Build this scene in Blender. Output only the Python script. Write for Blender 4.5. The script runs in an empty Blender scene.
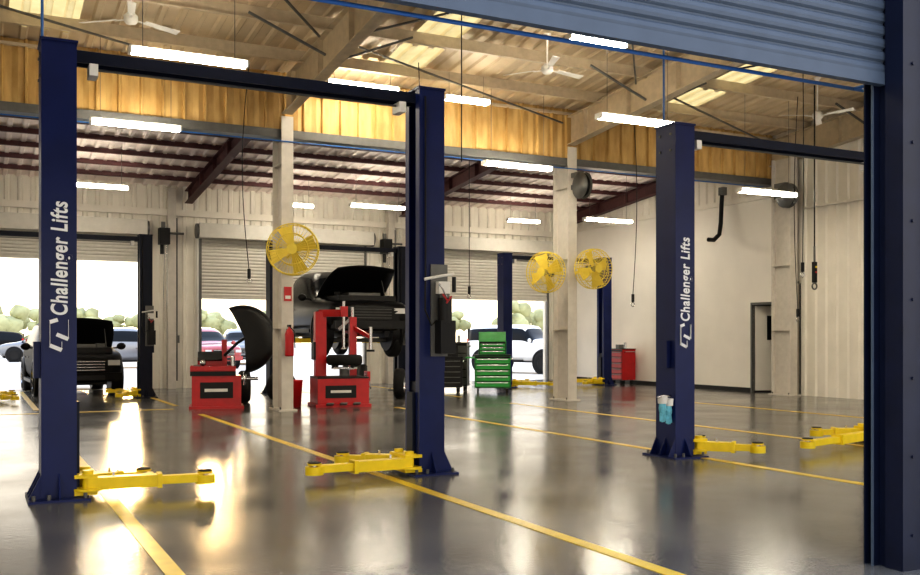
import bpy, bmesh, math, random
from mathutils import Vector, Matrix
random.seed(4)
S=bpy.context.scene
COL=S.collection
R=math.radians

# ---------------------------------------------------------------- materials
def mat(name,col,rough=.5,metal=0.,emit=None,es=0.,noise=0.,nscale=8.,bump=0.,bscale=40.,alpha=None,trans=0.,coat=0.,spec=.5):
    m=bpy.data.materials.new(name); m.use_nodes=True
    nt=m.node_tree; b=nt.nodes['Principled BSDF']
    c=(col[0],col[1],col[2],1)
    b.inputs['Base Color'].default_value=c
    b.inputs['Roughness'].default_value=rough
    b.inputs['Metallic'].default_value=metal
    b.inputs['Coat Weight'].default_value=coat
    b.inputs['Specular IOR Level'].default_value=spec
    b.inputs['Transmission Weight'].default_value=trans
    if emit:
        b.inputs['Emission Color'].default_value=(*emit,1); b.inputs['Emission Strength'].default_value=es
    tc=None
    if noise>0 or bump>0:
        tc=nt.nodes.new('ShaderNodeTexCoord')
    if noise>0:
        n=nt.nodes.new('ShaderNodeTexNoise'); n.inputs['Scale'].default_value=nscale; n.inputs['Detail'].default_value=5
        nt.links.new(tc.outputs['Object'],n.inputs['Vector'])
        r=nt.nodes.new('ShaderNodeValToRGB')
        r.color_ramp.elements[0].position=.3; r.color_ramp.elements[1].position=.7
        r.color_ramp.elements[0].color=(*[v*(1-noise) for v in col],1)
        r.color_ramp.elements[1].color=(*[min(1,v*(1+noise)) for v in col],1)
        nt.links.new(n.outputs['Fac'],r.inputs['Fac']); nt.links.new(r.outputs['Color'],b.inputs['Base Color'])
    if bump>0:
        n2=nt.nodes.new('ShaderNodeTexNoise'); n2.inputs['Scale'].default_value=bscale; n2.inputs['Detail'].default_value=3
        nt.links.new(tc.outputs['Object'],n2.inputs['Vector'])
        bp=nt.nodes.new('ShaderNodeBump'); bp.inputs['Strength'].default_value=bump; bp.inputs['Distance'].default_value=.02
        nt.links.new(n2.outputs['Fac'],bp.inputs['Height']); nt.links.new(bp.outputs['Normal'],b.inputs['Normal'])
    return m

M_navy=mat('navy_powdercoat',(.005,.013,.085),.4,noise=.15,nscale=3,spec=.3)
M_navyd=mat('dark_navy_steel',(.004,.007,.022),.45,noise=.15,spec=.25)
M_yel=mat('yellow_powdercoat',(.85,.62,.01),.4,noise=.08)
M_fan=mat('fan_yellow',(.80,.62,.08),.5,noise=.05)
M_blk=mat('black_plastic',(.007,.007,.008),.45,noise=.1,spec=.3)
M_rub=mat('tyre_rubber',(.012,.012,.012),.8,noise=.2,nscale=20,spec=.3)
M_chr=mat('brushed_steel',(.6,.6,.62),.25,1.,noise=.05)
M_gry=mat('grey_steel',(.13,.13,.125),.45,.3,noise=.1)
M_red=mat('red_enamel',(.46,.008,.012),.35,noise=.1)
M_grn=mat('green_enamel',(.02,.36,.05),.35,noise=.1)
M_wht=mat('white_paint',(.78,.76,.72),.5,noise=.04)
M_colp=mat('column_paint',(.60,.56,.50),.5,noise=.06)
M_wall=mat('white_wall_panel',(.80,.76,.68),.55,noise=.04,nscale=2)
M_wallp=mat('painted_drywall',(.86,.82,.75),.6,noise=.03,nscale=1.5)
M_deck=mat('roof_deck',(.58,.47,.32),.5,noise=.1,nscale=1.5)
M_beig=mat('beige_primer_steel',(.54,.45,.32),.5,noise=.1)
M_maro=mat('maroon_primer_steel',(.085,.028,.03),.6,noise=.15)
M_ins=mat('white_roof_insulation',(.92,.82,.78),.6,noise=.05)
M_curt=mat('roller_curtain_grey',(.58,.56,.51),.5,noise=.05)
M_bluc=mat('roller_curtain_blue',(.058,.078,.112),.55,.0,noise=.06,spec=.3)
M_blup=mat('blue_pipe',(.02,.12,.38),.35)
M_teal=mat('teal_fabric',(.16,.5,.62),.7,noise=.2,nscale=30)
M_line=mat('yellow_line_paint',(.74,.50,.03),.3,noise=.12,nscale=6)
M_glass=mat('car_glass',(.01,.012,.015),.2,spec=.12)
M_pblk=mat('car_paint_black',(.005,.005,.006),.34,spec=.25)
M_pdk=mat('car_paint_dark',(.008,.0075,.008),.55,spec=.12)
M_pwh=mat('car_paint_white',(.8,.8,.8),.25,coat=1)
M_prd=mat('car_paint_red',(.35,.03,.03),.25,coat=1)
M_psil=mat('car_paint_silver',(.25,.26,.28),.3,.4,coat=.5)
M_lamp=mat('lamp_lens',(.55,.55,.55),.15,coat=.3)
M_tail=mat('tail_lens',(.5,.02,.02),.15)
M_tube=mat('fluorescent_lens',(1,1,1),.5,emit=(1,.90,.72),es=52)
M_leaf=mat('hazy_foliage',(.40,.40,.22),.85,noise=.35,nscale=.6,spec=.1)  # distance haze is put into the leaf colour, paler than real leaves
M_trunk=mat('bark',(.25,.2,.14),.9,noise=.3)
M_asph=mat('parking_concrete',(.66,.60,.52),.8,noise=.1,nscale=.3)
M_dark=mat('unlit_room_dark',(.08,.08,.08),.8,noise=.1)  # room behind the side door: its darkness is put into the colour
M_scr=mat('monitor_screen',(.02,.03,.05),.15)
M_lbl=mat('white_vinyl',(.85,.87,.9),.5)

def m_insul():
    m=mat('yellow_faced_insulation',(.62,.40,.12),.6)
    nt=m.node_tree;b=nt.nodes['Principled BSDF']
    tc=nt.nodes.new('ShaderNodeTexCoord');mp=nt.nodes.new('ShaderNodeMapping');mp.inputs['Scale'].default_value=(2.6,1,.7)
    n=nt.nodes.new('ShaderNodeTexNoise');n.inputs['Scale'].default_value=2.0;n.inputs['Detail'].default_value=4
    r=nt.nodes.new('ShaderNodeValToRGB')
    r.color_ramp.elements[0].position=.30;r.color_ramp.elements[0].color=(.40,.24,.07,1)
    r.color_ramp.elements[1].position=.72;r.color_ramp.elements[1].color=(.66,.45,.18,1)
    L=nt.links.new
    L(tc.outputs['Object'],mp.inputs['Vector']);L(mp.outputs[0],n.inputs['Vector']);L(n.outputs['Fac'],r.inputs[0]);L(r.outputs[0],b.inputs['Base Color'])
    return m
M_yins=m_insul()

def m_sky():
    m=bpy.data.materials.new('skylight_fibreglass');m.use_nodes=True
    nt=m.node_tree;nt.nodes.clear()
    o=nt.nodes.new('ShaderNodeOutputMaterial');t=nt.nodes.new('ShaderNodeBsdfTranslucent');d=nt.nodes.new('ShaderNodeBsdfDiffuse')
    x=nt.nodes.new('ShaderNodeMixShader');x.inputs[0].default_value=.15
    tc=nt.nodes.new('ShaderNodeTexCoord');n=nt.nodes.new('ShaderNodeTexNoise');n.inputs['Scale'].default_value=3
    r=nt.nodes.new('ShaderNodeValToRGB');r.color_ramp.elements[0].color=(.48,.34,.13,1);r.color_ramp.elements[1].color=(.68,.53,.25,1)
    L=nt.links.new
    L(tc.outputs['Object'],n.inputs[0]);L(n.outputs['Fac'],r.inputs[0]);L(r.outputs[0],t.inputs[0]);L(r.outputs[0],d.inputs[0])
    L(t.outputs[0],x.inputs[1]);L(d.outputs[0],x.inputs[2]);L(x.outputs[0],o.inputs[0])
    return m
M_skyl=m_sky()

def m_floor():
    m=mat('epoxy_floor',(.1,.1,.1),.2)
    nt=m.node_tree;b=nt.nodes['Principled BSDF'];L=nt.links.new
    tc=nt.nodes.new('ShaderNodeTexCoord')
    n=nt.nodes.new('ShaderNodeTexNoise');n.inputs['Scale'].default_value=.8;n.inputs['Detail'].default_value=8
    n3=nt.nodes.new('ShaderNodeTexNoise');n3.inputs['Scale'].default_value=60;n3.inputs['Detail'].default_value=2
    mx=nt.nodes.new('ShaderNodeMath');mx.operation='MULTIPLY_ADD';mx.inputs[1].default_value=.35
    r=nt.nodes.new('ShaderNodeValToRGB')
    r.color_ramp.elements[0].position=.42;r.color_ramp.elements[0].color=(.062,.061,.060,1)
    r.color_ramp.elements[1].position=.9;r.color_ramp.elements[1].color=(.155,.15,.142,1)
    L(tc.outputs['Object'],n.inputs[0]);L(tc.outputs['Object'],n3.inputs[0])
    L(n3.outputs['Fac'],mx.inputs[0]);L(n.outputs['Fac'],mx.inputs[2]);L(mx.outputs[0],r.inputs[0]);L(r.outputs[0],b.inputs['Base Color'])
    r2=nt.nodes.new('ShaderNodeMapRange');r2.inputs['From Min'].default_value=.3;r2.inputs['From Max'].default_value=.7
    r2.inputs['To Min'].default_value=.12;r2.inputs['To Max'].default_value=.24
    L(n.outputs['Fac'],r2.inputs[0]);L(r2.outputs[0],b.inputs['Roughness'])
    n4=nt.nodes.new('ShaderNodeTexNoise');n4.inputs['Scale'].default_value=22;n4.inputs['Detail'].default_value=5
    bp=nt.nodes.new('ShaderNodeBump');bp.inputs['Strength'].default_value=.12;bp.inputs['Distance'].default_value=.01
    L(tc.outputs['Object'],n4.inputs[0]);L(n4.outputs['Fac'],bp.inputs['Height']);L(bp.outputs[0],b.inputs['Normal'])
    b.inputs['Specular IOR Level'].default_value=.65
    return m
M_floor=m_floor()

# ---------------------------------------------------------------- mesh builder
class B:
    def __init__(s): s.bm=bmesh.new(); s.ms=[]; s.M=Matrix.Identity(4)
    def mi(s,m):
        if m not in s.ms: s.ms.append(m)
        return s.ms.index(m)
    def add(s,vs,fs,m,smooth=False):
        i=s.mi(m); V=[s.bm.verts.new(s.M@Vector(v)) for v in vs]
        for f in fs:
            try:
                F=s.bm.faces.new([V[k] for k in f]); F.material_index=i; F.smooth=smooth
            except ValueError: pass
    def box(s,c,d,m,rot=None):
        x,y,z=[k/2 for k in d]
        vs=[Vector(p) for p in ((-x,-y,-z),(x,-y,-z),(x,y,-z),(-x,y,-z),(-x,-y,z),(x,-y,z),(x,y,z),(-x,y,z))]
        if rot is not None: vs=[rot@v for v in vs]
        c=Vector(c)
        s.add([v+c for v in vs],[(0,3,2,1),(4,5,6,7),(0,1,5,4),(1,2,6,5),(2,3,7,6),(3,0,4,7)],m)
    def bb(s,a,b,m):
        s.box([(a[i]+b[i])/2 for i in range(3)],[abs(b[i]-a[i]) for i in range(3)],m)
    def frame(s,d):
        d=Vector(d).normalized(); u=d.cross(Vector((0,0,1)))
        if u.length<1e-3: u=Vector((1,0,0))
        u.normalize(); return u,d.cross(u).normalized()
    def cyl(s,p,q,r,m,n=16,r2=None,cap=True):
        p=Vector(p);q=Vector(q); r2=r if r2 is None else r2
        u,v=s.frame(q-p); vs=[];fs=[]
        for k in range(n):
            a=2*math.pi*k/n; o=u*math.cos(a)+v*math.sin(a); vs.append(p+o*r); vs.append(q+o*r2)
        for k in range(n):
            j=(k+1)%n; fs.append((2*k,2*j,2*j+1,2*k+1))
        s.add(vs,fs,m,n>8)
        if cap:
            s.add([p]+[vs[2*k] for k in range(n)],[(0,1+(k+1)%n,1+k) for k in range(n)],m)
            s.add([q]+[vs[2*k+1] for k in range(n)],[(0,1+k,1+(k+1)%n) for k in range(n)],m)
    def beam(s,p,q,w,h,m):
        p=Vector(p);q=Vector(q);d=(q-p);L=d.length;d.normalize();u,v=s.frame(d)
        vs=[]
        for e in (p,q):
            for a,b in ((-1,-1),(1,-1),(1,1),(-1,1)): vs.append(e+u*a*w/2+v*b*h/2)
        s.add(vs,[(0,1,2,3),(7,6,5,4),(0,4,5,1),(1,5,6,2),(2,6,7,3),(3,7,4,0)],m)
    def tube(s,pts,r,m,n=8):
        pts=[Vector(p) for p in pts]; vs=[];fs=[]
        for i,p in enumerate(pts):
            t=(pts[min(i+1,len(pts)-1)]-pts[max(i-1,0)]); u,v=s.frame(t)
            if i>0:
                if u.dot(pu)<0: u=-u;v=-v
            pu=u
            for k in range(n):
                a=2*math.pi*k/n; vs.append(p+(u*math.cos(a)+v*math.sin(a))*r)
        for i in range(len(pts)-1):
            for k in range(n):
                j=(k+1)%n; fs.append((i*n+k,i*n+j,(i+1)*n+j,(i+1)*n+k))
        s.add(vs,fs,m,True)
    def torus(s,c,ax,Rr,r,m,n=32,k=8,a0=0,a1=2*math.pi):
        c=Vector(c);u,v=s.frame(ax);w=Vector(ax).normalized();vs=[];fs=[]
        full=abs(a1-a0-2*math.pi)<1e-4; N=n if full else n+1
        for i in range(N):
            a=a0+(a1-a0)*i/n; o=u*math.cos(a)+v*math.sin(a)
            for j in range(k):
                b=2*math.pi*j/k; vs.append(c+o*(Rr+r*math.cos(b))+w*r*math.sin(b))
        for i in range(n):
            ii=(i+1)%N
            for j in range(k):
                jj=(j+1)%k; fs.append((i*k+j,ii*k+j,ii*k+jj,i*k+jj))
        s.add(vs,fs,m,True)
    def lathe(s,c,ax,prof,m,n=24,a0=0,a1=2*math.pi,smooth=True):
        c=Vector(c);u,v=s.frame(ax);w=Vector(ax).normalized();vs=[];fs=[];k=len(prof)
        full=abs(a1-a0-2*math.pi)<1e-4; N=n if full else n+1
        for i in range(N):
            a=a0+(a1-a0)*i/n;o=u*math.cos(a)+v*math.sin(a)
            for (r,h) in prof: vs.append(c+o*r+w*h)
        for i in range(n):
            ii=(i+1)%N
            for j in range(k-1): fs.append((i*k+j,ii*k+j,ii*k+j+1,i*k+j+1))
        s.add(vs,fs,m,smooth)
    def prism(s,poly,off,m):
        n=len(poly);off=Vector(off);a=[Vector(p) for p in poly];b=[p+off for p in a]
        s.add(a+b,[tuple(range(n)),tuple(range(2*n-1,n-1,-1))]+[(i,(i+1)%n+0,(i+1)%n+n,i+n) for i in range(n)],m)
    def corr(s,p00,p10,p11,p01,nrm,pitch,dep,m,prof=((0,0),(.55,0),(.65,1),(.9,1))):
        p00,p10,p11,p01,nrm=[Vector(p) for p in (p00,p10,p11,p01,nrm)]
        L=(p10-p00).length; ts=[];k=0
        while k*pitch<L:
            for t,o in prof:
                tt=(k+t)*pitch
                if tt<L: ts.append((tt/L,o*dep))
            k+=1
        ts.append((1,0)); vs=[];fs=[]
        for t,o in ts:
            vs.append(p00.lerp(p10,t)+nrm*o); vs.append(p01.lerp(p11,t)+nrm*o)
        for i in range(len(ts)-1): fs.append((2*i,2*i+2,2*i+3,2*i+1))
        s.add(vs,fs,m)
    def ico(s,c,r,m,sub=2,sq=(1,1,1),jit=0):
        t=bmesh.new(); bmesh.ops.create_icosphere(t,subdivisions=sub,radius=1)
        vs=[];idx={}
        for i,v in enumerate(t.verts):
            idx[v]=i;j=1+random.uniform(-jit,jit);vs.append(Vector((v.co.x*r*sq[0]*j+c[0],v.co.y*r*sq[1]*j+c[1],v.co.z*r*sq[2]*j+c[2])))
        s.add(vs,[tuple(idx[v] for v in f.verts) for f in t.faces],m,True); t.free()
    def mesh(s,name):
        bmesh.ops.recalc_face_normals(s.bm,faces=s.bm.faces)
        me=bpy.data.meshes.new(name); s.bm.to_mesh(me)
        for m in s.ms: me.materials.append(m)
        s.bm.free(); return me
    def obj(s,name,loc=(0,0,0),rz=0,parent=None,bevel=0):
        o=bpy.data.objects.new(name,s.mesh(name)); COL.objects.link(o)
        o.location=loc; o.rotation_euler=(0,0,rz)
        if parent: o.parent=parent
        if bevel:
            b=o.modifiers.new('bevel','BEVEL');b.width=bevel;b.segments=2;b.limit_method='ANGLE';b.angle_limit=R(50)
        return o

def rz_(y): return 6.2+.095*(17.2-y)      # roof deck height
XL,XR,YF,YB=-7.4,17.1,3.85,26.0
BAYC=[-3.9,2.3,8.7,14.6]
# ---------------------------------------------------------------- shell
b=B(); b.bb((XL,YF-.25,-.15),(XR,YB+.15,0),M_floor); b.obj('floor')
b=B(); b.bb((-120,-40,-.3),(160,220,-.03),M_asph); b.obj('parking_lot_ground')

b=B()
for x in (-5.2,-2.6,1.0,3.5,7.2,9.75,13.2):
    b.bb((x-.05,YF+.02,0),(x+.05,15.6 if x>12 else 16.9,.004),M_line)
    if x<12: b.bb((x-.05,19.2,0),(x+.05,25.8,.004),M_line)
b.bb((-7,18.3,0),(3.3,18.4,.004),M_line)
b.obj('floor_marking_lines')

# ceiling deck with skylights
b=B()
sk=[(-5.2,.5),(.95,.5),(6.95,.42),(13.4,.42)]
skY=[(6.0,7.4),(7.7,9.2),(13.35,14.75),(15.05,16.5)]
xs=[XL]
for c,w in sk: xs+= [c-w,c+w]
xs.append(XR)
def deck(x0,x1,y0,y1,m):
    b.corr((x0,y0,rz_(y0)),(x1,y0,rz_(y0)),(x1,y1,rz_(y1)),(x0,y1,rz_(y1)),(0,0,-1),.30,.04,m)
for i in range(len(xs)-1):
    if i%2==0: deck(xs[i],xs[i+1],YF-.1,17.2,M_deck)
    else:
        y=YF-.1
        for a,c in skY:
            deck(xs[i],xs[i+1],y,a,M_deck); deck(xs[i],xs[i+1],a,c,M_skyl); y=c
        deck(xs[i],xs[i+1],y,17.2,M_deck)
deck(XL,XR,17.2,YB+.1,M_ins)
b.obj('ceiling')

# purlins
b=B(); y=4.3
while y<17:
    z=rz_(y)-.14
    b.bb((XL,y-.01,z-.11),(XR,y+.01,z+.09),M_beig); b.bb((XL,y-.07,z-.12),(XR,y+.01,z-.10),M_beig)
    y+=1.45
for cx in (XL+.1,-1.14,5.06,11.24):
    for y0 in (5.5,8.4,11.3,14.2):
        for sx,ex in ((.15,1.3),(6.0,4.8)):
            b.beam((cx+sx,y0,rz_(y0)-.75),(cx+ex,y0+.05,rz_(y0)-.25),.035,.035,M_gry)
    b.beam((cx+.1,7.2,rz_(7.2)-.35),(cx+6.0,14.5,rz_(14.5)-.35),.03,.03,M_gry)
    b.beam((cx+6.0,7.2,rz_(7.2)-.35),(cx+.1,14.5,rz_(14.5)-.35),.03,.03,M_gry)
    b.beam((cx+.1,14.5,rz_(14.5)-.35),(cx+6.0,17.0,rz_(17)-.35),.03,.03,M_gry)
b.obj('roof_purlins')
b=B(); y=17.95
while y<25.8:
    z=rz_(y)
    b.bb((XL,y-.04,z-.13),(XR,y+.04,z-.02),M_maro); y+=1.0
b.obj('roof_purlins')

def rafter(x,y0,y1,dep,m,name,off=.24,w=.2):
    b=B()
    zt0,zt1=rz_(y0)-off,rz_(y1)-off
    b.prism([(x-.01,y0,zt0),(x-.01,y1,zt1),(x-.01,y1,zt1-dep),(x-.01,y0,zt0-dep)],(.02,0,0),m)
    for o in (0,dep):
        b.prism([(x-w/2,y0,zt0-o),(x-w/2,y1,zt1-o),(x-w/2,y1,zt1-o+.02),(x-w/2,y0,zt0-o+.02)],(w,0,0),m)
    y=y0+.8
    while y<y1:
        z=rz_(y)-off; b.bb((x-w/2,y-.008,z-dep),(x+w/2,y+.008,z),m); y+=1.45
    b.obj(name)
for x in (-1.14,5.06,11.24,16.95):
    rafter(x,YF+.1,16.95,.58,M_beig,'roof_rafter')
    rafter(x,17.45,YB-.05,.32,M_maro,'roof_rafter',.14)

# columns
def column(x,y,h,name='support_column',D=.56,w=.22):
    b=B()
    b.bb((-.012,-D/2,0),(.012,D/2,h),M_colp)
    for s in (-1,1): b.bb((-w/2,s*D/2-.012,0),(w/2,s*D/2+.012,h),M_colp)
    b.bb((-w/2-.06,-D/2-.07,0),(w/2+.06,D/2+.07,.03),M_colp)
    for sx in (-.12,.12):
        for sy in (-.25,.25): b.cyl((sx,sy,.03),(sx,sy,.07),.015,M_gry,6)
    for z in (1.5,3.0,4.5): b.bb((-w/2,-D/2,z),(w/2,D/2,z+.015),M_colp)
    return b.obj(name,(x,y,0))
for x in (-1.14,5.06,11.24): column(x,17.2,5.36)
column(16.78,16.4,5.5)
column(-1.14,10.5,5.9)

# header wall with yellow insulation
b=B()
b.corr((XL,17.05,5.12),(XR,17.05,5.12),(XR,17.05,6.18),(XL,17.05,6.18),(0,-1,0),.36,.06,M_yins,((0,0),(.25,.5),(.5,0),(.55,1),(.62,1),(.68,0)))
b.bb((XL,17.1,5.1),(XR,17.3,6.16),M_yins)
b.bb((XL,16.97,4.98),(XR,17.34,5.13),M_gry)
b.bb((XL,17.34,4.98),(XR,17.36,5.2),M_maro)
b.bb((XL,16.96,6.05),(XR,17.05,6.1),M_beig)
b.obj('wall_header')

# back wall
b=B()
doors=[(-6.8,-1.95),(-.75,3.83),(5.35,10.05),(11.55,16.25)]
ztop=rz_(YB)
segs=[XL]+[v for d in doors for v in d]+[XR]
for i in range(0,len(segs),2):
    b.corr((segs[i],YB,0),(segs[i+1],YB,0),(segs[i+1],YB,ztop),(segs[i],YB,ztop),(0,-1,0),.3,.035,M_wall)
    b.bb((segs[i],YB+.01,0),(segs[i+1],YB+.14,ztop),M_wall)
for d in doors:
    b.corr((d[0],YB,4.05),(d[1],YB,4.05),(d[1],YB,ztop),(d[0],YB,ztop),(0,-1,0),.3,.035,M_wall)
    b.bb((d[0],YB+.01,4.05),(d[1],YB+.14,ztop),M_wall)
b.bb((XL,YB-.16,4.55),(XR,YB-.04,4.72),M_wall)
for i in range(0,len(segs),2):
    xm=(segs[i]+segs[i+1])/2
    b.bb((xm-.1,YB-.3,0),(xm+.1,YB-.04,ztop-.1),M_colp)
b.obj('wall_back')

def roller(name,x0,x1,zb,zt,y,m,inside=-1,hood=True,pitch=.09):
    b=B()
    b.corr((x0,y,zb+.06),(x0,y,zt),(x1,y,zt),(x1,y,zb+.06),(0,inside,0),pitch,.018,m,((0,0),(.15,.8),(.4,1),(.7,.8),(.88,0)))
    b.bb((x0,y-.025,zb),(x1,y+.025,zb+.07),m)
    if hood:
        for x,s in ((x0,-1),(x1,1)):
            b.bb((x-.03,y-.05,0),(x+.03,y+.05,zt),M_gry)
        b.bb((x0-.1,y-.45,zt-.02),(x1+.1,y-.03,zt+.36),m)
        b.cyl((x0-.16,y-.24,zt+.16),(x0-.1,y-.24,zt+.16),.2,M_gry,16)
        b.cyl((x1+.1,y-.24,zt+.16),(x1+.16,y-.24,zt+.16),.2,M_gry,16)
    return b.obj(name)
for i,(d,zb) in enumerate(zip(doors,(3.2,3.3,2.38,2.5))):
    roller('door_%d'%(i+1),d[0],d[1],zb,4.0,YB-.12,M_curt)

# front wall & blue roller doors
b=B()
fd=[(c-2.32 if c!=2.3 else .02,c+2.32 if c!=2.3 else 4.70) for c in BAYC[:3]]+[(12.4,16.7)]
ztf=rz_(YF)
segs=[XL]+[v for d in fd for v in d]+[XR]
for i in range(0,len(segs),2):
    a0=segs[i]+(.25 if i else 0); a1=segs[i+1]-(.25 if i<8 else 0)
    b.corr((a0,YF-.12,0),(a1,YF-.12,0),(a1,YF-.12,ztf),(a0,YF-.12,ztf),(0,-1,0),.3,.03,M_bluc)
    b.bb((a0,YF-.1,0),(a1,YF+.05,ztf),M_wall)
for d in fd:
    b.bb((d[0]-.25,YF-.1,4.66),(d[1]+.25,YF+.05,ztf),M_wall)
b.obj('wall_front')
for k,(d,zb) in enumerate(zip(fd,(4.0,2.80,4.1,4.1))):
    roller('door_%d'%(k+5),d[0]-.02,d[1]+.02,zb,4.66,YF-.0,M_bluc,-1,False,.075)
    b=B()
    for x,s in ((d[0],-1),(d[1],1)):
        b.bb((x,YF-.15,0),(x+s*.25,YF-.03,4.66),M_navyd)
        b.bb((x+s*.03,YF-.03,0),(x+s*.25,YF+.08,4.66),M_navyd)
        b.bb((x-s*.03,YF+.03,0),(x+s*.03,YF+.04,4.66),M_navyd)
        b.bb((x-s*.032,YF+.028,0),(x-s*.024,YF+.042,4.66),M_bluc)
        b.bb((x-s*.03,YF+.085,0),(x+s*.06,YF+.095,4.66),M_navyd)
        b.bb((x+s*.03,YF+.03,0),(x+s*.035,YF+.095,4.66),M_navyd)
        b.bb((x+s*.215,YF-.18,0),(x+s*.25,YF-.15,4.66),M_bluc)
        for z in [v*.45+.2 for v in range(10)]: b.cyl((x+s*.08,YF-.158,z),(x+s*.08,YF-.15,z),.010,M_navyd,6)
    b.bb((d[0],YF-.15,4.5),(d[1],YF-.06,4.66),M_navyd)
    b.obj('trim_%d'%(k+1))
# left wall
b=B()
b.prism([(XL-.1,YF-.1,0),(XL-.1,YB+.1,0),(XL-.1,YB+.1,rz_(YB)),(XL-.1,YF-.1,rz_(YF))],(.1,0,0),M_wallp)
b.obj('wall_left')
# right wall
b=B()
b.corr((XR,YF,0),(XR,16.5,0),(XR,16.5,rz_(16.5)),(XR,YF,rz_(YF)),(-1,0,0),.3,.045,M_wall)
dy0,dy1=16.85,17.7
b.bb((XR-.03,16.5,0),(XR,dy0,4.75),M_wallp); b.bb((XR-.03,dy1,0),(XR,YB,4.75),M_wallp)
b.bb((XR-.03,dy0,2.15),(XR,dy1,4.75),M_wallp)
b.corr((XR,16.5,4.75),(XR,YB,4.75),(XR,YB,rz_(YB)),(XR,16.5,rz_(16.5)),(-1,0,0),.3,.035,M_wall)
b.bb((XR-.09,16.5,4.7),(XR,YB,4.82),M_wall)
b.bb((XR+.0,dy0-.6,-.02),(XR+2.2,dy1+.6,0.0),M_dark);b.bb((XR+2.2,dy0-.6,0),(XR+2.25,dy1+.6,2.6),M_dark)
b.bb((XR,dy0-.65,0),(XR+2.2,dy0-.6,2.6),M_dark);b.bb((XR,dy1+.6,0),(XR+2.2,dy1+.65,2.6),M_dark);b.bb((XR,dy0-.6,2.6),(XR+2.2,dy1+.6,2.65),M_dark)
b.obj('wall_right')
b=B()
for y in (6.0,11.2): b.bb((XR-.26,y-.1,0),(XR-.05,y+.1,rz_(y)-.9),M_colp)
b.bb((XR-.14,YF+.1,4.3),(XR-.05,16.1,4.34),M_wall)
b.obj('wall_right_girts')
b=B()
b.bb((XR-.05,dy1,0),(XR-.03,YB-.05,.1),M_blk); b.obj('baseboard_right')
b=B()
b.bb((XR-.06,dy0-.06,0),(XR+.02,dy0,2.2),M_gry);b.bb((XR-.06,dy1,0),(XR+.02,dy1+.06,2.2),M_gry);b.bb((XR-.06,dy0,2.14),(XR+.02,dy1,2.2),M_gry)
dr=Matrix.Rotation(R(-22),3,'Z'); hinge=Vector((XR+.02,dy1-.02,1.08))
b.box(hinge+dr@Vector((.40,0,0)),(.8,.045,2.08),M_wallp,dr)
b.box(hinge+dr@Vector((.40,-.0,.5)),(.22,.055,.6),M_glass,dr)
b.cyl(hinge+dr@Vector((.72,-.07,-.05)),hinge+dr@Vector((.72,.0,-.05)),.02,M_chr)
b.obj('door_9')

# ---------------------------------------------------------------- light fixtures
b=B()
b.box((0,0,.055),(1.5,.16,.04),M_wht);b.box((0,0,0),(1.46,.2,.07),M_tube)
for s in (-.76,.76): b.box((s,0,.01),(.03,.22,.11),M_wht)
fm=b.mesh('fluorescent_light_fixture')
FX=[(2.34,16.3,4.80,.92),(2.43,22.9,4.75,.9),(9.55,16.3,4.72,1),(9.36,23.2,4.75,1),(7.3,23.9,4.75,.7),(9.46,12.35,4.8,1),(14.46,14.6,4.3,1),(15.1,21.0,4.47,1),
    (14.3,24.1,4.75,.7),(8.15,15.8,5.75,.6),(2.54,12.95,5.05,1),(6.25,16.2,5.88,.9),(8.7,12.4,5.98,.7),(2.3,7.4,5.6,1),(8.9,7.4,5.6,1),(15.0,8.0,5.6,1),(-4,8,5.6,1),(-4,14,5.6,1),(-4,22,4.75,1)]  # trailing entries hang out of view, added to light the interior
for (x,y,z,sc) in FX:
    o=bpy.data.objects.new('fluorescent_light_fixture',fm);COL.objects.link(o);o.location=(x,y,z);o.scale=(sc,.8,.8)
    w=B()
    top=(rz_(y)-.1-z)/.8
    for s in (-.6,.6): w.cyl((s,0,.07),(s,0,top),.005,M_gry,6)
    w.obj('suspension_rods',parent=o)

# ceiling fans
def ceiling_fan(x,y,z,a):
    b=B()
    b.cyl((0,0,.08),(0,0,rz_(y)-z-.08),.015,M_wht,8);b.lathe((0,0,0),(0,0,1),[(0.0,-.07),(.07,-.06),(.10,-.02),(.10,.05),(.05,.1),(0,.11)],M_wht)
    b.lathe((0,0,rz_(y)-z-.16),(0,0,1),[(.02,0),(.07,.08)],M_wht)
    for k in range(3):
        t=a+k*2*math.pi/3; d=Vector((math.cos(t),math.sin(t),0));n=Vector((-d.y,d.x,0))
        b.beam(d*.1,d*.25,.04,.01,M_wht)
        b.add([d*.22-n*.045+Vector((0,0,.015)),d*.22+n*.045,d*.78+n*.06-Vector((0,0,.02)),d*.78-n*.055+Vector((0,0,.01)),
               d*.22-n*.045+Vector((0,0,.023)),d*.22+n*.045+Vector((0,0,.008)),d*.78+n*.06-Vector((0,0,.012)),d*.78-n*.055+Vector((0,0,.018))],
              [(0,1,2,3),(7,6,5,4),(0,4,5,1),(1,5,6,2),(2,6,7,3),(3,7,4,0)],M_wht)
    b.obj('ceiling_fan',(x,y,z))
ceiling_fan(1.98,14.3,5.88,.4);ceiling_fan(8.6,13.7,5.85,.15);ceiling_fan(14.8,13.6,5.7,.7)

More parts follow.
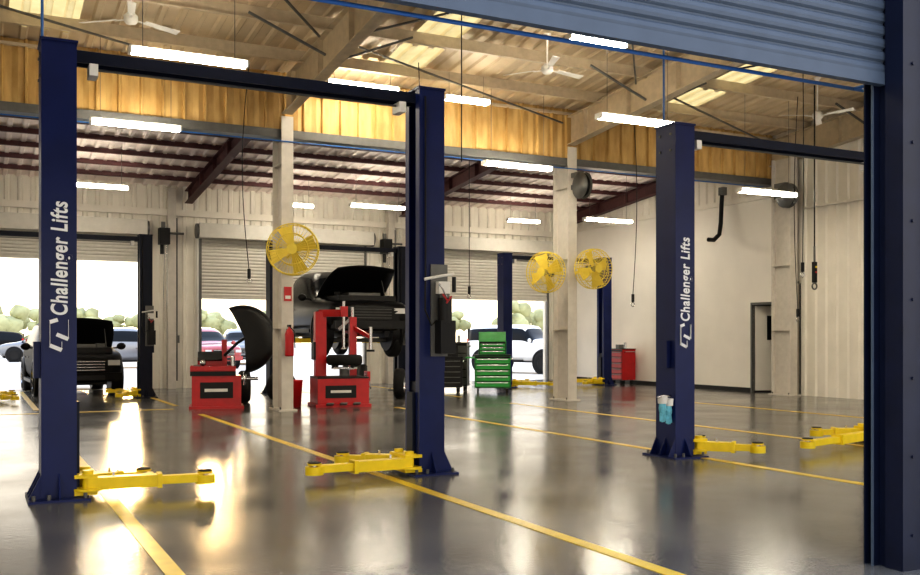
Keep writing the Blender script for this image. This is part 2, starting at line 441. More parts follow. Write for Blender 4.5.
# ---------------------------------------------------------------- two post lift
def lift(cx,cy,W,H,arms,cz=.05,label=(True,False),power=True,lift_col=M_navy):
    b=B(); w,D=.27,.34
    for s in (-1,1):
        x=s*W/2; m=lift_col
        xo=x+s*w/2; xi=x-s*w/2
        b.bb((xo-s*.012,-D/2,0),(xo,D/2,H),m)
        for sy in (-1,1):
            b.bb((xo-s*.01,sy*D/2-sy*.012,0),(xi,sy*D/2,H),m)
            b.bb((xi,sy*D/2-sy*.01,0),(xi+s*.012,sy*D/2-sy*.09,H),m)
        b.bb((x-w/2-.01,-D/2-.01,H-.02),(x+w/2+.01,D/2+.01,H),m)
        b.bb((xo+s*.10,-D/2-.12,0),(xi-s*.10,D/2+.12,.02),m)
        for yy in (-D/2+.01,0,D/2-.01):
            b.prism([(xo,yy-.006,.02),(xo+s*.095,yy-.006,.02),(xo,yy-.006,.22)],(0,.012,0),m)
        for sy in (-1,1):
            b.prism([(x-.006,sy*D/2,.02),(x-.006,sy*(D/2+.11),.02),(x-.006,sy*D/2,.22)],(.012,0,0),m)
            for xx in (xo+s*.06,x-s*.02*s-.06,xi-s*.06): b.cyl((xx,sy*(D/2+.07),.02),(xx,sy*(D/2+.07),.06),.016,M_gry,6)
        b.bb((xi+s*.2,-D/2+.03,cz),(xi+s*.02,D/2-.03,cz+.85),M_navyd)
        b.bb((xi+s*.02,-.07,cz),(xi-s*.03,.07,cz+.75),M_navyd)
        b.bb((xi+s*.02,-D/2-.02,cz-.02),(xi-s*.16,D/2+.02,cz+.015),M_yel)
        b.bb((xi+s*.02,-D/2-.02,cz+.12),(xi-s*.16,D/2+.02,cz+.15),M_yel)
        b.cyl((x,0.02,cz+.8),(x,.02,H-.1),.02,M_gry,8)
        b.bb((xo,-.08,1.0),(xo+s*.05,.08,1.3),lift_col)
        for z in (H-.12,H-.3):
            for yy in (-.09,.09): b.cyl((xo,yy,z),(xo+s*.012,yy,z),.014,M_gry,6)
        for sy in (-1,1):
            ang,L=arms[0 if s<0 else 1][0 if sy<0 else 1]
            a=R(ang)
            d=Vector((-s*math.cos(a),sy*math.sin(a),0)); p=Vector((xi-s*.09,sy*D*.38,cz+.07))
            rot=Matrix.Rotation(math.atan2(d.y,d.x),3,'Z')
            b.cyl(p-Vector((0,0,.09)),p+Vector((0,0,.11)),.045,M_yel,16)
            b.lathe(p+Vector((0,0,-.055)),(0,0,1),[(.04,0),(.12,0),(.12,.02),(.04,.02)],M_yel,20,smooth=False)
            b.box(p+d*(L*.3),(L*.6,.13,.10),M_yel,rot)
            b.box(p+d*(L*.72),(L*.45,.09,.07),M_yel,rot)
            b.box(p+d*(L*.58),(.04,.15,.12),M_yel,rot)
            e=p+d*(L*.97)
            b.cyl(e+Vector((0,0,-.05)),e+Vector((0,0,.025)),.085,M_yel,20)
            b.cyl(e+Vector((0,0,.025)),e+Vector((0,0,.04)),.03,M_chr,12)
            b.cyl(e+Vector((0,0,.04)),e+Vector((0,0,.055)),.065,M_yel,20)
            b.cyl(e+Vector((0,0,.055)),e+Vector((0,0,.065)),.06,M_rub,20)
            b.cyl(p+d*.2+Vector((0,0,.045)),p+d*.2+Vector((0,0,.09)),.012,M_chr,8)
    for yy in (-.07,.07): b.bb((-W/2+w/2-.02,yy-.012,H-.15),(W/2-w/2+.02,yy+.012,H-.05),M_navyd)
    b.bb((-W/2+w/2-.02,-.07,H-.07),(W/2-w/2+.02,.07,H-.05),M_navyd)
    b.cyl((-W/2+.3,0,H-.18),(W/2-.3,0,H-.18),.01,M_gry,8)
    for s in (-1,1):
        b.bb((s*(W/2-.24),-.09,H-.25),(s*(W/2-.31),.09,H-.15),M_wht)
    if power:
        x=W/2; y=-D/2
        b.bb((x-.02,y-.02,1.15),(x+.16,y,2.05),M_gry)
        b.bb((x+.02,y-.16,1.18),(x+.18,y-.02,1.50),M_blk)
        b.cyl((x+.09,y-.1,1.48),(x+.09,y-.1,1.72),.07,M_blk,16)
        b.cyl((x+.09,y-.1,1.72),(x+.09,y-.1,1.76),.05,M_gry,16)
        b.bb((x+.03,y-.1,1.76),(x+.15,y-.01,1.88),M_wht)
        b.tube([(x-.1,y-.04,1.90),(x+.04,y-.05,1.93),(x+.22,y-.04,1.96)],.014,M_wht)
        b.cyl((x+.22,y-.04,1.93),(x+.22,y-.04,1.78),.02,M_blk,10)
        b.tube([(x+.02,y-.06,1.5),(x-.05,y-.09,1.45),(x-.1,y-.06,1.6),(x-.08,y-.02,1.9),(x-.08,y-.02,H-.1)],.009,M_blk)
        b.tube([(x+.1,y-.15,1.7),(x+.02,y-.2,1.8),(x-.02,y-.2,1.85)],.008,M_chr)
        b.box((x+.06,y-.17,1.72),(.09,.015,.015),M_red,Matrix.Rotation(R(50),3,'Y'))
        b.box((x+.10,y-.17,1.70),(.09,.015,.015),M_red,Matrix.Rotation(R(-50),3,'Y'))
    o=b.obj('two_post_car_lift',(cx,cy,0),bevel=.004)
    for s,has in zip((-1,1),label):
        if not has: continue
        def txt(t,size,length,z,xo,shear):
            c=bpy.data.curves.new('label_text','FONT');c.body=t;c.size=size;c.extrude=.001;c.offset=.0045;c.shear=shear;c.space_character=1.1
            c.materials.append(M_lbl)
            q=bpy.data.objects.new('label',c);COL.objects.link(q);q.parent=o
            bpy.context.view_layer.update()
            sc=length/max(q.dimensions.x,.01)
            q.matrix_local=Matrix.Translation((s*W/2+xo,-D/2-.002,z))@Matrix(((0,-1,0,0),(0,0,-1,0),(1,0,0,0),(0,0,0,1)))@Matrix.Diagonal((sc,1,1,1))
        txt('Challenger Lifts',.175,.93,1.51,.06,.12)
        lg=B()
        x=s*W/2;y=-D/2-.003
        for (a0,c0) in (((-.07,1.26),(-.07,1.46)),((.07,1.32),(.07,1.48)),):
            lg.beam((x+a0[0],y,a0[1]),(x+c0[0],y,c0[1]),.003,.034,M_lbl)
        for a0,c0 in (((-.07,1.27),(.02,1.23)),((-.07,1.46),(-.01,1.48)),((.07,1.32),(-.02,1.36)),((.02,1.23),(.02,1.30))):
            lg.beam((x+a0[0],y,a0[1]),(x+c0[0],y,c0[1]),.003,.032,M_lbl)
        lg.obj('logo',parent=o)
    return o
lift(2.295,8.62,3.37,3.78,[[(5,.98),(2,.5)],[(2,1.0),(38,.6)]])
lift(8.715,8.5,3.37,3.72,[[(50,.66),(20,.4)],[(14,1.78),(26,.6)]])
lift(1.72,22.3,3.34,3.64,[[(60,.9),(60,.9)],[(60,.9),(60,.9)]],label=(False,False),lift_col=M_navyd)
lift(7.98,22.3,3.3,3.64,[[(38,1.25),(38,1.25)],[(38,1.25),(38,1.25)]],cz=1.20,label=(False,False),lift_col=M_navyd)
lift(14.28,22.3,3.24,3.6,[[(40,1.0),(30,1.0)],[(30,1.0),(30,1.0)]],label=(False,False),power=False)

# gloves hung on second lift post (outer face)
b=B()
for k,(dx,dz,m) in enumerate(((0,0,M_teal),(.12,-.03,M_teal))):
    b.ico((dx,0,dz),.07,m,2,(.8,.5,1.15),.05)
    for j in range(4): b.cyl((dx-.035+.023*j,0,dz-.05),(dx-.055+.033*j,-.01,dz-.16+.012*abs(j-1.5)),.014,m,8,.010)
    b.cyl((dx+.04,0,dz),(dx+.095,-.01,dz-.05),.014,m,8,.01)
    b.cyl((dx,0,dz+.05),(dx,0,dz+.13),.05,M_wht,12,.055)
b.tube([(-.1,.0,.12),(-.02,-.02,.14),(.06,-.03,.13),(.16,0,.13)],.014,M_chr)
b.obj('work_gloves',(6.73,8.35,.56),R(18))

# ---------------------------------------------------------------- yellow cage fans
def cage_fan(x,y,z,az,r,mount,tilt=0):
    b=B(); ax=Vector((0,-1,0))
    for dy,rr in ((-.12,r*.97),(.12,r*.97),(0,r),(-.155,r*.6),(.155,r*.6)):
        b.torus((0,dy,0),ax,rr,.009,M_fan,32,6)
    n=40
    for k in range(n):
        a=2*math.pi*k/n; c,s=math.cos(a),math.sin(a)
        for sg in (-1,1):
            b.tube([(c*.08,sg*.17,s*.08),(c*r*.5,sg*.16,s*r*.5),(c*r*.97,sg*.12,s*r*.97),(c*r,0,s*r)],.0048,M_fan,4)
    b.cyl((0,-.175,0),(0,-.165,0),.09,M_fan,20);b.cyl((0,.03,0),(0,.2,0),.09,M_gry,20)
    b.cyl((0,-.04,0),(0,.03,0),.06,M_gry,16)
    for k in range(4):
        a=k*math.pi/2+.3; d=Vector((math.cos(a),0,math.sin(a)));t=Vector((-d.z,0,d.x));yv=Vector((0,1,0))
        P=[d*.05-t*.05+yv*.02,d*.05+t*.05-yv*.03,d*r*.9+t*.16-yv*.05,d*r*.9-t*.11+yv*.05]
        b.add(P+[p+yv*.006 for p in P],[(0,1,2,3),(7,6,5,4),(0,4,5,1),(1,5,6,2),(2,6,7,3),(3,7,4,0)],M_fan)
    o=b.obj('cage_fan',(x,y,z)); o.rotation_euler=(R(tilt),0,az)
    q=B(); inv=(Matrix.Translation((x,y,z))@Matrix.Rotation(az,4,'Z')@Matrix.Rotation(R(tilt),4,'X')).inverted()
    m0=inv@Vector(mount); q.tube([(0,.18,0),(0,.26,-.02),m0],.022,M_fan)
    q.obj('bracket',parent=o)
cage_fan(5.02,16.45,2.90,R(-22),.46,(5.06,16.92,2.8))
cage_fan(10.45,16.7,2.68,R(-68),.42,(11.13,17.1,2.7))
cage_fan(11.56,16.6,2.78,R(5),.42,(11.3,16.92,2.7))

# ---------------------------------------------------------------- vehicles
def wheel(b,c,r=.36,w=.24,m=M_rub,rim=M_chr,sgn=1):
    x,y,z=c
    b.lathe(c,(0,1,0),[(r*.62,-w/2),(r*.9,-w/2),(r,-w/2+.04),(r,w/2-.04),(r*.9,w/2),(r*.62,w/2)],m,28)
    b.lathe(c,(0,1,0),[(r*.62,-w/2+.01),(r*.58,-w/2+.06),(r*.58,w/2-.06),(r*.62,w/2-.01)],rim,28)
    fy=y+sgn*(w/2-.05)
    b.cyl((x,fy-.01,z),(x,fy+.01,z),r*.18,rim,16)
    for k in range(6):
        a=k*math.pi/3; b.beam((x+math.cos(a)*r*.1,fy,z+math.sin(a)*r*.1),(x+math.cos(a)*r*.6,fy,z+math.sin(a)*r*.6),.02,.06,rim)
SUV=[(-2.40,.78,.45,.95,.60,1.45),(-2.32,.92,.30,1.08,.68,1.68),(-1.2,.95,.27,1.08,.72,1.80),(.1,.95,.27,1.06,.72,1.79),(.5,.95,.27,1.05,.69,1.70),
     (1.12,.95,.27,1.04,.80,1.10),(1.9,.94,.27,1.02,.76,1.06),(2.28,.90,.30,.92,.72,.97),(2.42,.82,.38,.78,.62,.84)]
PICK=[(-2.75,.88,.5,1.05,.84,1.08),(-2.7,.95,.42,1.15,.90,1.17),(-.95,.97,.4,1.15,.90,1.17),(-.85,.97,.4,1.15,.72,1.85),(-.5,.97,.4,1.15,.74,1.92),(.45,.97,.4,1.14,.74,1.91),(.75,.97,.4,1.14,.70,1.82),
     (1.25,.97,.4,1.13,.84,1.2),(2.3,.96,.4,1.12,.82,1.17),(2.65,.94,.42,1.05,.80,1.10),(2.75,.88,.48,.95,.76,1.0)]
JEEP=[(-2.05,.74,.5,1.1,.66,1.75),(-2.0,.78,.45,1.15,.70,1.82),(-.8,.8,.42,1.15,.72,1.85),(.4,.8,.42,1.15,.72,1.84),(.6,.8,.42,1.15,.68,1.78),
     (.85,.8,.42,1.14,.72,1.2),(1.8,.76,.45,1.12,.66,1.16),(1.98,.72,.5,1.05,.6,1.1),(2.02,.68,.55,.95,.55,1.0)]
def car(name,loc,rz,paint,st=SUV,hood=False,jeep=False,ha=48):
    root=bpy.data.objects.new(name,None);COL.objects.link(root);root.location=loc;root.rotation_euler=(0,0,rz);root.empty_display_size=.3
    b=B(); rings=[]
    for (x,w,zb,zl,rw,zr) in st:
        h=[(0,zb),(w*.8,zb),(w,zb+.15),(w,zl-.12),(w*.97,zl),(rw,zr-.03),(rw*.6,zr),(0,zr+.015)]
        ring=[(x,y,z) for y,z in h]+[(x,-y,z) for y,z in h[-2:0:-1]]
        rings.append(ring)
    n=len(rings[0]); vs=[p for r in rings for p in r]
    i0=b.mi(paint)
    V=[b.bm.verts.new(p) for p in vs]; ig=b.mi(M_glass)
    for i in range(len(rings)-1):
        tall=st[i][5]>1.4 and st[i+1][5]>1.4; slope=(st[i][5]>1.4)!=(st[i+1][5]>1.4)
        for k in range(n):
            j=(k+1)%n
            f=b.bm.faces.new([V[i*n+k],V[i*n+j],V[(i+1)*n+j],V[(i+1)*n+k]]);f.smooth=True
            kk=k if k<7 else n-1-k
            g=(tall and kk==4) or (slope and kk in (4,5,6))
            f.material_index=ig if g else i0
    for r0 in (0,len(rings)-1):
        f=b.bm.faces.new([V[r0*n+k] for k in range(n)]);f.material_index=i0
    body=b.obj('body',parent=root)
    s=body.modifiers.new('sub','SUBSURF');s.levels=1;s.render_levels=1
    L0,L1=st[0][0],st[-1][0]; W=st[3][1]; zb=st[3][2]; zh=st[-2][3]
    wr=.37 if st is not PICK else .40; wx=(L1-.9,L0+.95)
    if jeep: wr=.40; wx=(L1-.55,L0+.75)
    wz=wr if loc[2]<.3 else wr-.18
    b=B()
    for x in wx:
        for s in (-1,1):
            b.torus((x,s*(W-.02),wr+.02),(0,1,0),wr+.055,.05,M_blk,24,6)
            b.cyl((x,s*(W-.25),wr+.02),(x,s*(W+.005),wr+.02),wr+.05,M_blk,24)
            wheel(b,(x,s*(W-.08),wz),wr,.24,sgn=s)
        b.cyl((x,-W+.2,wz),(x,W-.2,wz),.05,M_gry,10)
    b.obj('wheels',parent=root)
    b=B()
    b.bb((L0+.3,-W*.6,zb-.03),(L1-.3,W*.6,zb+.06),M_blk)
    b.bb((L1-.12,-W*.5,zh-.36),(L1+.02,W*.5,zh-.1),M_blk)
    for k in range(4): b.bb((L1,-W*.5,zh-.33+k*.065),(L1+.03,W*.5,zh-.32+k*.065),M_chr if st is SUV else M_gry)
    b.bb((L1-.25,-W*.9,zb+.08),(L1+.05,W*.9,zb+.26),M_blk if jeep else paint)
    b.bb((L1-.1,-W*.5,zb+.10),(L1+.06,W*.5,zb+.2),M_blk)
    for s in (-1,1):
        if jeep: b.cyl((L1-.1,s*.5,zh-.1),(L1+.04,s*.5,zh-.1),.1,M_lamp,20)
        else: b.bb((L1-.32,s*W*.58,zh-.22),(L1-.02,s*W*.86,zh-.10),M_lamp)
        b.bb((L0-.03,s*W*.72,1.0),(L0+.1,s*W*.86,1.3),M_tail)
        xm=.95 if st is not PICK else 1.1
        b.ico((xm,s*(W+.13),st[4][3]+.08),.11,paint,2,(.5,1,.8)); b.beam((xm,s*(W-.08),st[4][3]+.03),(xm,s*(W+.1),st[4][3]+.06),.04,.04,M_blk)
        for xd in (-.1,-1.0): b.bb((xd,s*(W-.01),st[4][3]-.2),(xd+.16,s*(W+.02),st[4][3]-.17),M_gry)
        b.bb((L0+1.5,s*(W-.06),zb-.0),(L1-1.45,s*(W+.03),zb+.08),M_blk)
    b.bb((L0-.05,-W*.85,zb+.12),(L0+.1,W*.85,zb+.32),M_blk)
    if st is PICK:
        for s in (-1,1): b.bb((L0+.2,s*.45-.05,.30),(L1-.2,s*.45+.05,.44),M_blk)
        b.ico((L0+.95,0,.34),.2,M_gry,2);b.cyl((L0+.95,0,.36),(.9,0,.42),.04,M_gry);b.box((1.0,0,.42),(.9,.4,.2),M_gry);b.cyl((-1.2,.3,.34),(-.2,.3,.34),.1,M_gry)
    b.obj('trim_parts',parent=root)
    if jeep:
        b=B(); b.lathe((L0-.14,0,1.05),(1,0,0),[(.0,-.1),(.3,-.1),(.38,-.06),(.38,.08),(.3,.1)],M_rub,28);b.bb((L0-.1,-.55,1.3),(L0+.0,.55,1.7),M_glass);b.obj('spare_wheel',parent=root)
    if hood:
        b=B(); hx=1.15 if st is SUV else 1.3; hz=st[5][3]+.07 if st is SUV else 1.24
        hl=1.12 if st is SUV else 1.3; a=R(ha)
        pts=[];NX,NY=6,8
        for i in range(NX+1):
            for j in range(NY+1):
                u=i/NX;v=j/NY*2-1
                wv=W*(.86-.14*u**3)
                p=Vector((u*hl,v*wv,-.09*v*v-.10*u**3+.06)); p=Matrix.Rotation(-a,3,'Y')@p
                pts.append(p+Vector((hx,0,hz)))
        fs=[(i*(NY+1)+j,(i+1)*(NY+1)+j,(i+1)*(NY+1)+j+1,i*(NY+1)+j+1) for i in range(NX) for j in range(NY)]
        b.add(pts,fs,paint,True)
        b.cyl((hx+.9,W*.6,hz-.1),(hx+.68*math.cos(a)*1.1,W*.6,hz+.7*math.sin(a)),.012,M_gry,6)
        b.bb((hx+.1,-W*.72,hz-.12),(L1-.25,W*.72,hz-.0),M_blk)
        b.bb((hx+.3,-.3,hz),(hx+.8,.35,hz+.08),M_gry); b.bb((hx+.25,.4,hz),(hx+.5,.6,hz+.1),M_gry); b.cyl((hx+.6,-.5,hz),(hx+.6,-.5,hz+.1),.09,M_blk)
        o=b.obj('open_hood',parent=root); sm=o.modifiers.new('s','SOLIDIFY');sm.thickness=.02
    return root
car('suv',(2.10,25.75,0),R(-88),M_pdk,SUV,True,ha=40)
car('pickup_truck',(7.98,22.9,1.06),R(-90),M_pblk,PICK,True,ha=34)
car('off_road_vehicle',(19.0,32.2,0),R(-62),M_pwh,JEEP,jeep=True)
car('parked_car',(6.3,46,0),R(15),M_psil)
car('parked_car',(3.6,60,0),R(170),M_psil)
car('parked_car',(9.2,44,0),R(-80),M_prd)
car('parked_car',(12.4,50,0),R(-100),M_psil)
car('parked_car',(24,52,0),R(-100),M_pwh)
car('parked_car',(0.5,72,0),R(180),M_pdk)

# trees
b=B()
for k in range(80):
    x=-60+k*2.4+random.uniform(-1,1); y=112+random.uniform(-8,8)-abs(x)*.1
    h=random.choice((3.2,4.2,5.6,4.8))*random.uniform(.8,1.15)
    b.cyl((x,y,-.03),(x,y,h*.6),.18,M_trunk,6)
    for q in range(7): b.ico((x+random.uniform(-1.6,1.6),y+random.uniform(-1,1),h*.62+random.uniform(-1.0,1.3)),random.uniform(.6,1.2),M_leaf,2,(1,1,.8),.22)
b.obj('tree_line')

# ---------------------------------------------------------------- wheel balancer
b=B()
b.bb((-.45,-.32,0.02),(.45,.32,.62),M_red);b.bb((-.5,-.36,0),(.5,.36,.05),M_red)
b.bb((-.48,-.34,.62),(.35,.34,.72),M_blk);b.bb((-.48,-.34,.70),(.35,-.30,.80),M_red);b.bb((-.48,.30,.70),(.35,.34,.80),M_red)
b.bb((-.42,-.25,.72),(-.3,.25,.82),M_gry);b.bb((-.2,-.25,.72),(-.08,.25,.80),M_chr)
b.bb((-.35,.18,.7),(.1,.3,.95),M_red);b.box((-.12,.16,.98),(.45,.05,.18),M_blk,Matrix.Rotation(R(-30),3,'X'))
b.cyl((.3,-.1,.72),(.3,-.1,.98),.04,M_chr);b.ico((-.25,-.1,.86),.06,M_chr,2)
b.cyl((.45,0,.55),(.78,0,.55),.035,M_chr);b.lathe((.5,0,.55),(1,0,0),[(.04,0),(.13,.0),(.13,.03),(.05,.06)],M_chr)
b.bb((-.3,-.33,.2),(.3,-.325,.5),M_blk);b.bb((-.22,-.335,.32),(.2,-.33,.38),M_wht)
b.bb((.1,.25,.6),(.2,.35,1.3),M_red)
wb=b.obj('wheel_balancer',(4.1,18.35,0),R(-12),bevel=.012)
b=B()
ax=(.10,-.97,.15)
prof=[(.0,.10),(.3,.13),(.5,.12),(.62,.05),(.66,-.22)]
b.lathe((0,0,0),ax,prof,M_blk,30,R(92),R(296))
b.lathe((0,0,0),ax,[(r,h-.02) for r,h in prof],M_blk,30,R(92),R(296))
b.tube([(-.35,.35,-.35),(-.1,.25,-.1),(.05,.05,0)],.03,M_blk)
b.obj('wheel_guard',(.50,-.10,1.34),0,parent=wb)

# ---------------------------------------------------------------- tire changer
b=B()
b.bb((-.5,-.42,.05),(.5,.42,.55),M_red);b.bb((-.54,-.46,0),(.54,.46,.06),M_red);b.bb((-.5,-.42,.55),(.5,.42,.58),M_blk)
b.cyl((.1,-.02,.58),(.1,-.02,.72),.1,M_gry)
for k in range(4):
    a=k*math.pi/2+.4;d=Vector((math.cos(a),math.sin(a),0));c=Vector((.1,-.02,.74));b.beam(c,c+d*.28,.09,.04,M_chr);b.box(c+d*.26+Vector((0,0,.04)),(.06,.06,.07),M_blk)
b.lathe((.1,-.02,.9),(0,0,1),[(.22,-.1),(.31,-.1),(.35,-.06),(.35,.06),(.31,.1),(.22,.1)],M_rub,28)
b.lathe((.1,-.02,.9),(0,0,1),[(.22,-.09),(.2,0),(.22,.09)],M_chr,28)
b.bb((-.42,.25,.55),(-.2,.45,1.85),M_red);b.bb((-.46,.2,.9),(-.42,.5,1.25),M_blk)
b.beam((-.31,.35,1.82),(.1,.05,1.82),.12,.14,M_red)
b.cyl((.1,.03,1.15),(.1,.03,2.05),.028,M_chr);b.bb((.03,-.03,1.75),(.17,.1,1.95),M_red);b.ico((.1,.03,1.12),.055,M_chr,2,(1,1,.6))
b.bb((.28,.3,.5),(.42,.44,1.75),M_red);b.cyl((.35,.37,1.75),(.35,.37,1.95),.03,M_chr)
b.beam((.35,.37,1.55),(.62,-.05,1.35),.07,.07,M_red);b.cyl((.62,-.05,1.1),(.62,-.05,1.55),.035,M_chr);b.cyl((.62,-.05,1.06),(.62,-.05,1.1),.08,M_blk)
b.beam((.35,.37,1.75),(.1,.5,1.5),.06,.06,M_chr)
for k in range(3): b.box((-.28+.26*k,-.5,.07),(.13,.14,.03),M_gry,Matrix.Rotation(R(-18),3,'X'))
b.bb((-.35,-.425,.18),(.25,-.42,.42),M_blk);b.bb((-.25,-.43,.28),(.15,-.425,.33),M_wht)
b.cyl((.5,0,.12),(.62,0,.12),.02,M_gry);b.box((.56,.0,.5),(.06,.3,.35),M_red);b.cyl((.55,-.3,.35),(.55,.0,.6),.03,M_chr)
b.obj('tire_changer',(6.35,17.75,0),R(-8),bevel=.01)
def tyre(x,y,rz,name='tyre'):
    b=B(); wheel(b,(0,0,.33),.33,.22); b.obj(name,(x,y,0),rz)
tyre(5.62,19.2,R(20));tyre(8.35,19.4,R(60));tyre(4.95,19.6,R(80))

# ---------------------------------------------------------------- tool chests
def chest(x,y,rz,m,w=.95,d=.5,h=.95,top=.38,name='rolling_tool_chest',lid=True,hm=M_gry):
    b=B()
    for sx in (-1,1):
        for sy in (-1,1): b.cyl((sx*(w/2-.08)-.02,sy*(d/2-.08),.06),(sx*(w/2-.08)+.02,sy*(d/2-.08),.06),.06,M_rub,14);b.bb((sx*(w/2-.08)-.03,sy*(d/2-.08)-.03,.1),(sx*(w/2-.08)+.03,sy*(d/2-.08)+.03,.14),M_gry)
    b.bb((-w/2,-d/2,.13),(w/2,d/2,h),m)
    n=5
    b.bb((-w/2+.01,-d/2-.004,.14),(w/2-.01,-d/2,h-.01),M_blk)
    for k in range(n):
        z0=.16+k*(h-.2)/n; z1=z0+(h-.2)/n-.022
        b.bb((-w/2+.02,-d/2-.018,z0),(w/2-.02,-d/2,z1),m); b.bb((-w/2+.06,-d/2-.038,z1-.03),(w/2-.06,-d/2-.018,z1-.012),hm)
    b.bb((-w/2-.01,-d/2-.02,h),(w/2+.01,d/2+.01,h+.025),M_blk)
    if top:
        b.bb((-w/2+.1,-d/2+.12,h+.025),(w/2-.1,d/2,h+top),m)
        b.bb((-w/2+.11,-d/2+.116,h+.035),(w/2-.11,-d/2+.12,h+top-.02),M_blk)
        for k in range(3):
            z0=h+.05+k*(top-.1)/3;b.bb((-w/2+.13,-d/2+.102,z0),(w/2-.13,-d/2+.12,z0+(top-.1)/3-.018),m);b.bb((-w/2+.18,-d/2+.086,z0+.05),(w/2-.18,-d/2+.102,z0+.064),hm)
        if lid: b.prism([(-w/2+.1,d/2-.02,h+top),(-w/2+.1,d/2,h+top),(-w/2+.1,d/2+.06,h+top+.22),(-w/2+.1,d/2+.04,h+top+.22)],(w-.2,0,0),m)
    else:
        b.bb((-w*.3,-.1,h+.025),(-w*.05,.12,h+.14),M_gry);b.cyl((w*.2,0,h+.025),(w*.2,0,h+.2),.04,M_chr,10)
    b.tube([(w/2,-d/2+.06,h-.1),(w/2+.06,-d/2+.06,h-.06),(w/2+.06,d/2-.06,h-.06),(w/2,d/2-.06,h-.1)],.012,M_chr)
    b.bb((-w/2-.22,-d/2+.05,h-.06),(-w/2,d/2-.05,h-.03),m)
    b.obj(name,(x,y,0),rz,bevel=.005)
chest(11.18,20.3,R(-28),M_grn,.86,.5,.90,.36,hm=M_chr)
chest(10.75,21.6,R(-35),M_gry,.8,.5,1.2,0)
chest(10.36,20.95,R(-20),M_blk,.55,.45,.85,.3,lid=False)
chest(16.68,22.5,R(-90),M_red,.62,.46,1.0,0)
b=B()
b.lathe((0,0,0),(0,0,1),[(0,0),(.17,0),(.2,.5),(.21,.52),(.19,.52),(.16,.03)],M_red);b.obj('waste_bin',(5.45,17.9,0))
# fire extinguisher
b=B()
b.lathe((0,0,0),(0,0,1),[(0,0),(.075,.0),(.08,.03),(.08,.4),(.06,.46),(.025,.5),(.02,.54)],M_red);b.bb((-.02,-.05,.53),(.02,.08,.57),M_blk)
b.tube([(0,-.04,.53),(.06,-.1,.45),(.08,-.08,.15)],.012,M_blk);b.bb((-.03,.08,.1),(.03,.10,.5),M_gry)
b.obj('fire_extinguisher',(5.06,16.79,1.0))
b=B(); b.bb((-.07,-.01,0),(.07,.005,.26),M_red);b.bb((-.05,-.013,.04),(.05,-.01,.1),M_wht);b.obj('fire_extinguisher_sign',(5.06,16.89,2.0))
# door operators
for x in (4.35,10.55):
    b=B();b.bb((-.13,-.2,0),(.13,.1,.42),M_blk);b.cyl((.13,-.05,.3),(.5,-.05,.3),.03,M_gry);b.cyl((-.05,-.05,-.25),(-.05,-.05,0),.05,M_blk);b.bb((-.05,.05,.42),(.05,.1,.6),M_gry)
    b.tube([(.05,-.15,0),(.06,-.16,-1.2),(.0,-.16,-2.3),(-.03,-.15,-1.2),(0,-.15,0)],.008,M_chr,5);b.obj('door_operator',(x,25.55,3.75))
for x in (4.75,11.0):
    b=B()
    b.cyl((x,25.9,0.2),(x,25.9,4.5),.02,M_gry,8);b.bb((x-.06,25.86,1.2),(x+.06,25.94,1.4),M_gry)
    b.obj('electrical_conduit')
# air pipes
b=B(); b.tube([(-.5,4.3,2.92),(4.4,4.3,2.92),(5.6,4.3,2.92)],.012,M_blup); b.cyl((5.0,4.3,2.92),(5.0,3.96,2.92),.012,M_blup,8);b.cyl((-.3,4.3,2.92),(-.3,3.96,2.92),.012,M_blup,8);b.obj('compressed_air_pipe')
for x,y in ((.5,8.75),(6.95,8.6)):
    b=B();b.cyl((x,y,3.79),(x,y,rz_(y)-.1),.012,M_blup,8);b.obj('compressed_air_drop')
b=B(); b.tube([(XL+.1,16.9,4.9),(5,16.9,4.9),(16.6,16.9,4.9)],.013,M_blup,6)
for x in (-4,2,8,14): b.cyl((x,16.9,4.9),(x,16.99,5.0),.008,M_gry,6)
b.obj('compressed_air_pipe')
b=B(); b.tube([(XL+.1,11.6,5.9),(5,11.6,5.9),(16.6,11.6,5.9)],.012,M_blup,6)
for x in (-4,.5,3,8,10,14): b.cyl((x,11.6,5.9),(x,11.6,rz_(11.6)-.02),.006,M_gry,6)
b.obj('compressed_air_pipe')
# hanging cables
def drop(name,x,y,z,m=M_blk,r=.008,hook=True,curl=0):
    b=B(); zt=rz_(y)-.25; pts=[]
    for k in range(12):
        t=k/11; pts.append((x+curl*math.sin(t*math.pi),y,zt+(z-zt)*t))
    b.tube(pts,r,m,6)
    if hook:
        b.cyl((x,y,z-.14),(x,y,z+.02),.03,M_blk,10); b.torus((x,y,z-.19),(0,1,0),.04,.01,M_chr,16,6)
    b.obj(name)
drop('extension_cord_drop',5.45,10.7,3.55,hook=False);drop('extension_cord_drop',6.9,15.2,2.6,curl=.05)
drop('extension_cord_drop',4.2,16.3,2.5,curl=-.12);drop('extension_cord_drop',11.9,15.7,2.2,curl=.1)
drop('extension_cord_drop',12.6,11.9,2.6,curl=.02);drop('extension_cord_drop',14.9,14.2,1.9,curl=-.1)
drop('extension_cord_drop',9.3,17.9,2.4)
b=B(); b.cyl((0,0,.25),(0,0,rz_(13.4)-2.95),.014,M_blk,8);b.bb((-.04,-.03,-.2),(.04,.03,.2),M_blk);b.cyl((0,0,.2),(0,0,.5),.02,M_gry,8);b.torus((0,0,-.27),(0,1,0),.06,.016,M_gry,20,8)
b.cyl((0,-.035,.1),(0,-.05,.1),.02,M_yel);b.cyl((0,-.035,0),(0,-.05,0),.02,M_red);b.obj('hoist_pendant',(14.45,13.35,2.6))
b=B(); b.tube([(0,0,1.3),(-.03,0,.9),(-.05,0,.5),(-.1,0,.2),(-.3,-.02,.05),(-.5,-.05,.05)],.055,M_blk,12);b.bb((-.06,-.08,1.2),(.08,.08,1.4),M_gry);b.obj('exhaust_hose',(16.9,18.6,3.75))
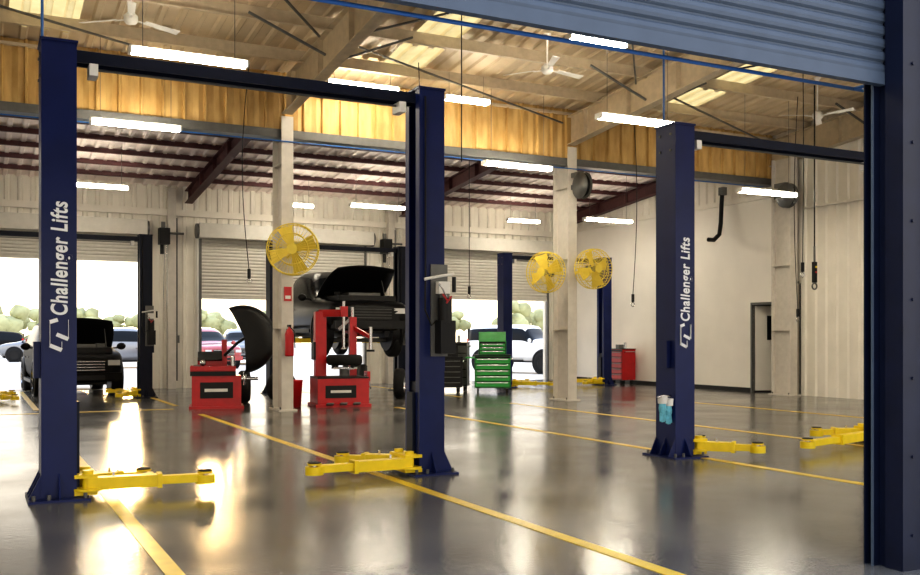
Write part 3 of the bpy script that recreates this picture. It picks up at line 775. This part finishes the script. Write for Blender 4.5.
for (x,y,z) in ((11.24,16.55,4.5),(16.35,15.9,4.55)):
    b=B(); b.torus((0,0,0),(1,0,0),.2,.055,M_blk,24,8);b.lathe((-.06,0,0),(1,0,0),[(.0,0),(.28,0),(.28,.01),(0,.01)],M_gry,24);b.lathe((.06,0,0),(1,0,0),[(.0,0),(.28,0),(.28,.01),(0,.01)],M_gry,24)
    b.bb((-.05,.0,.2),(.05,.34,.3),M_gry);b.bb((-.05,.0,-.05),(.05,.34,.05),M_gry);b.obj('hose_reel',(x,y,z))
b=B()
b.lathe((0,0,0),(0,0,1),[(.0,.06),(.26,.06),(.28,.1),(.28,.7),(.24,.74),(0,.74)],M_blk);b.cyl((0,0,.74),(0,0,1.35),.03,M_chr)
b.lathe((0,0,1.35),(0,0,1),[(.03,0),(.28,.14),(.29,.14)],M_red)
for k in range(4):
    a=k*math.pi/2; b.ico((.22*math.cos(a),.22*math.sin(a),.035),.035,M_rub,1)
b.obj('oil_drain_tank',(7.6,20.2,0))

# ---------------------------------------------------------------- light & world
w=bpy.data.worlds.new('World');S.world=w;w.use_nodes=True;nt=w.node_tree
bg=nt.nodes['Background'];tc=nt.nodes.new('ShaderNodeTexCoord');sp=nt.nodes.new('ShaderNodeSeparateXYZ');cr=nt.nodes.new('ShaderNodeValToRGB')
nt.links.new(tc.outputs['Generated'],sp.inputs[0]);nt.links.new(sp.outputs['Z'],cr.inputs[0]);nt.links.new(cr.outputs[0],bg.inputs[0])
cr.color_ramp.elements[0].position=0;cr.color_ramp.elements[0].color=(1,.86,.64,1)
cr.color_ramp.elements[1].position=.6;cr.color_ramp.elements[1].color=(.6,.72,.95,1)
e=cr.color_ramp.elements.new(.2);e.color=(1,.93,.82,1)
bg.inputs[1].default_value=2.1
sd=bpy.data.lights.new('sun','SUN');sd.energy=1.3;sd.color=(1,.66,.30);sd.angle=R(8)
so=bpy.data.objects.new('sun',sd);COL.objects.link(so)
el=R(4.6);az=Vector((.17,1,0)).normalized();to=Vector((az.x*math.cos(el),az.y*math.cos(el),math.sin(el)))
so.rotation_euler=to.to_track_quat('Z','Y').to_euler();so.location=(5,60,20)

S.view_settings.view_transform='Standard'
for lk in ('Medium High Contrast','High Contrast'):
    try: S.view_settings.look=lk;break
    except Exception as ex: print('look',ex)
S.view_settings.exposure=0.28

cd=bpy.data.cameras.new('camera');cam=bpy.data.objects.new('camera',cd);COL.objects.link(cam)
cam.location=(0,0,1.33);cam.rotation_euler=(R(90),0,R(-26.9))
cd.sensor_width=36;cd.lens=955/920*36;cd.shift_y=(338-287.5)/920;cd.clip_end=500
S.camera=cam
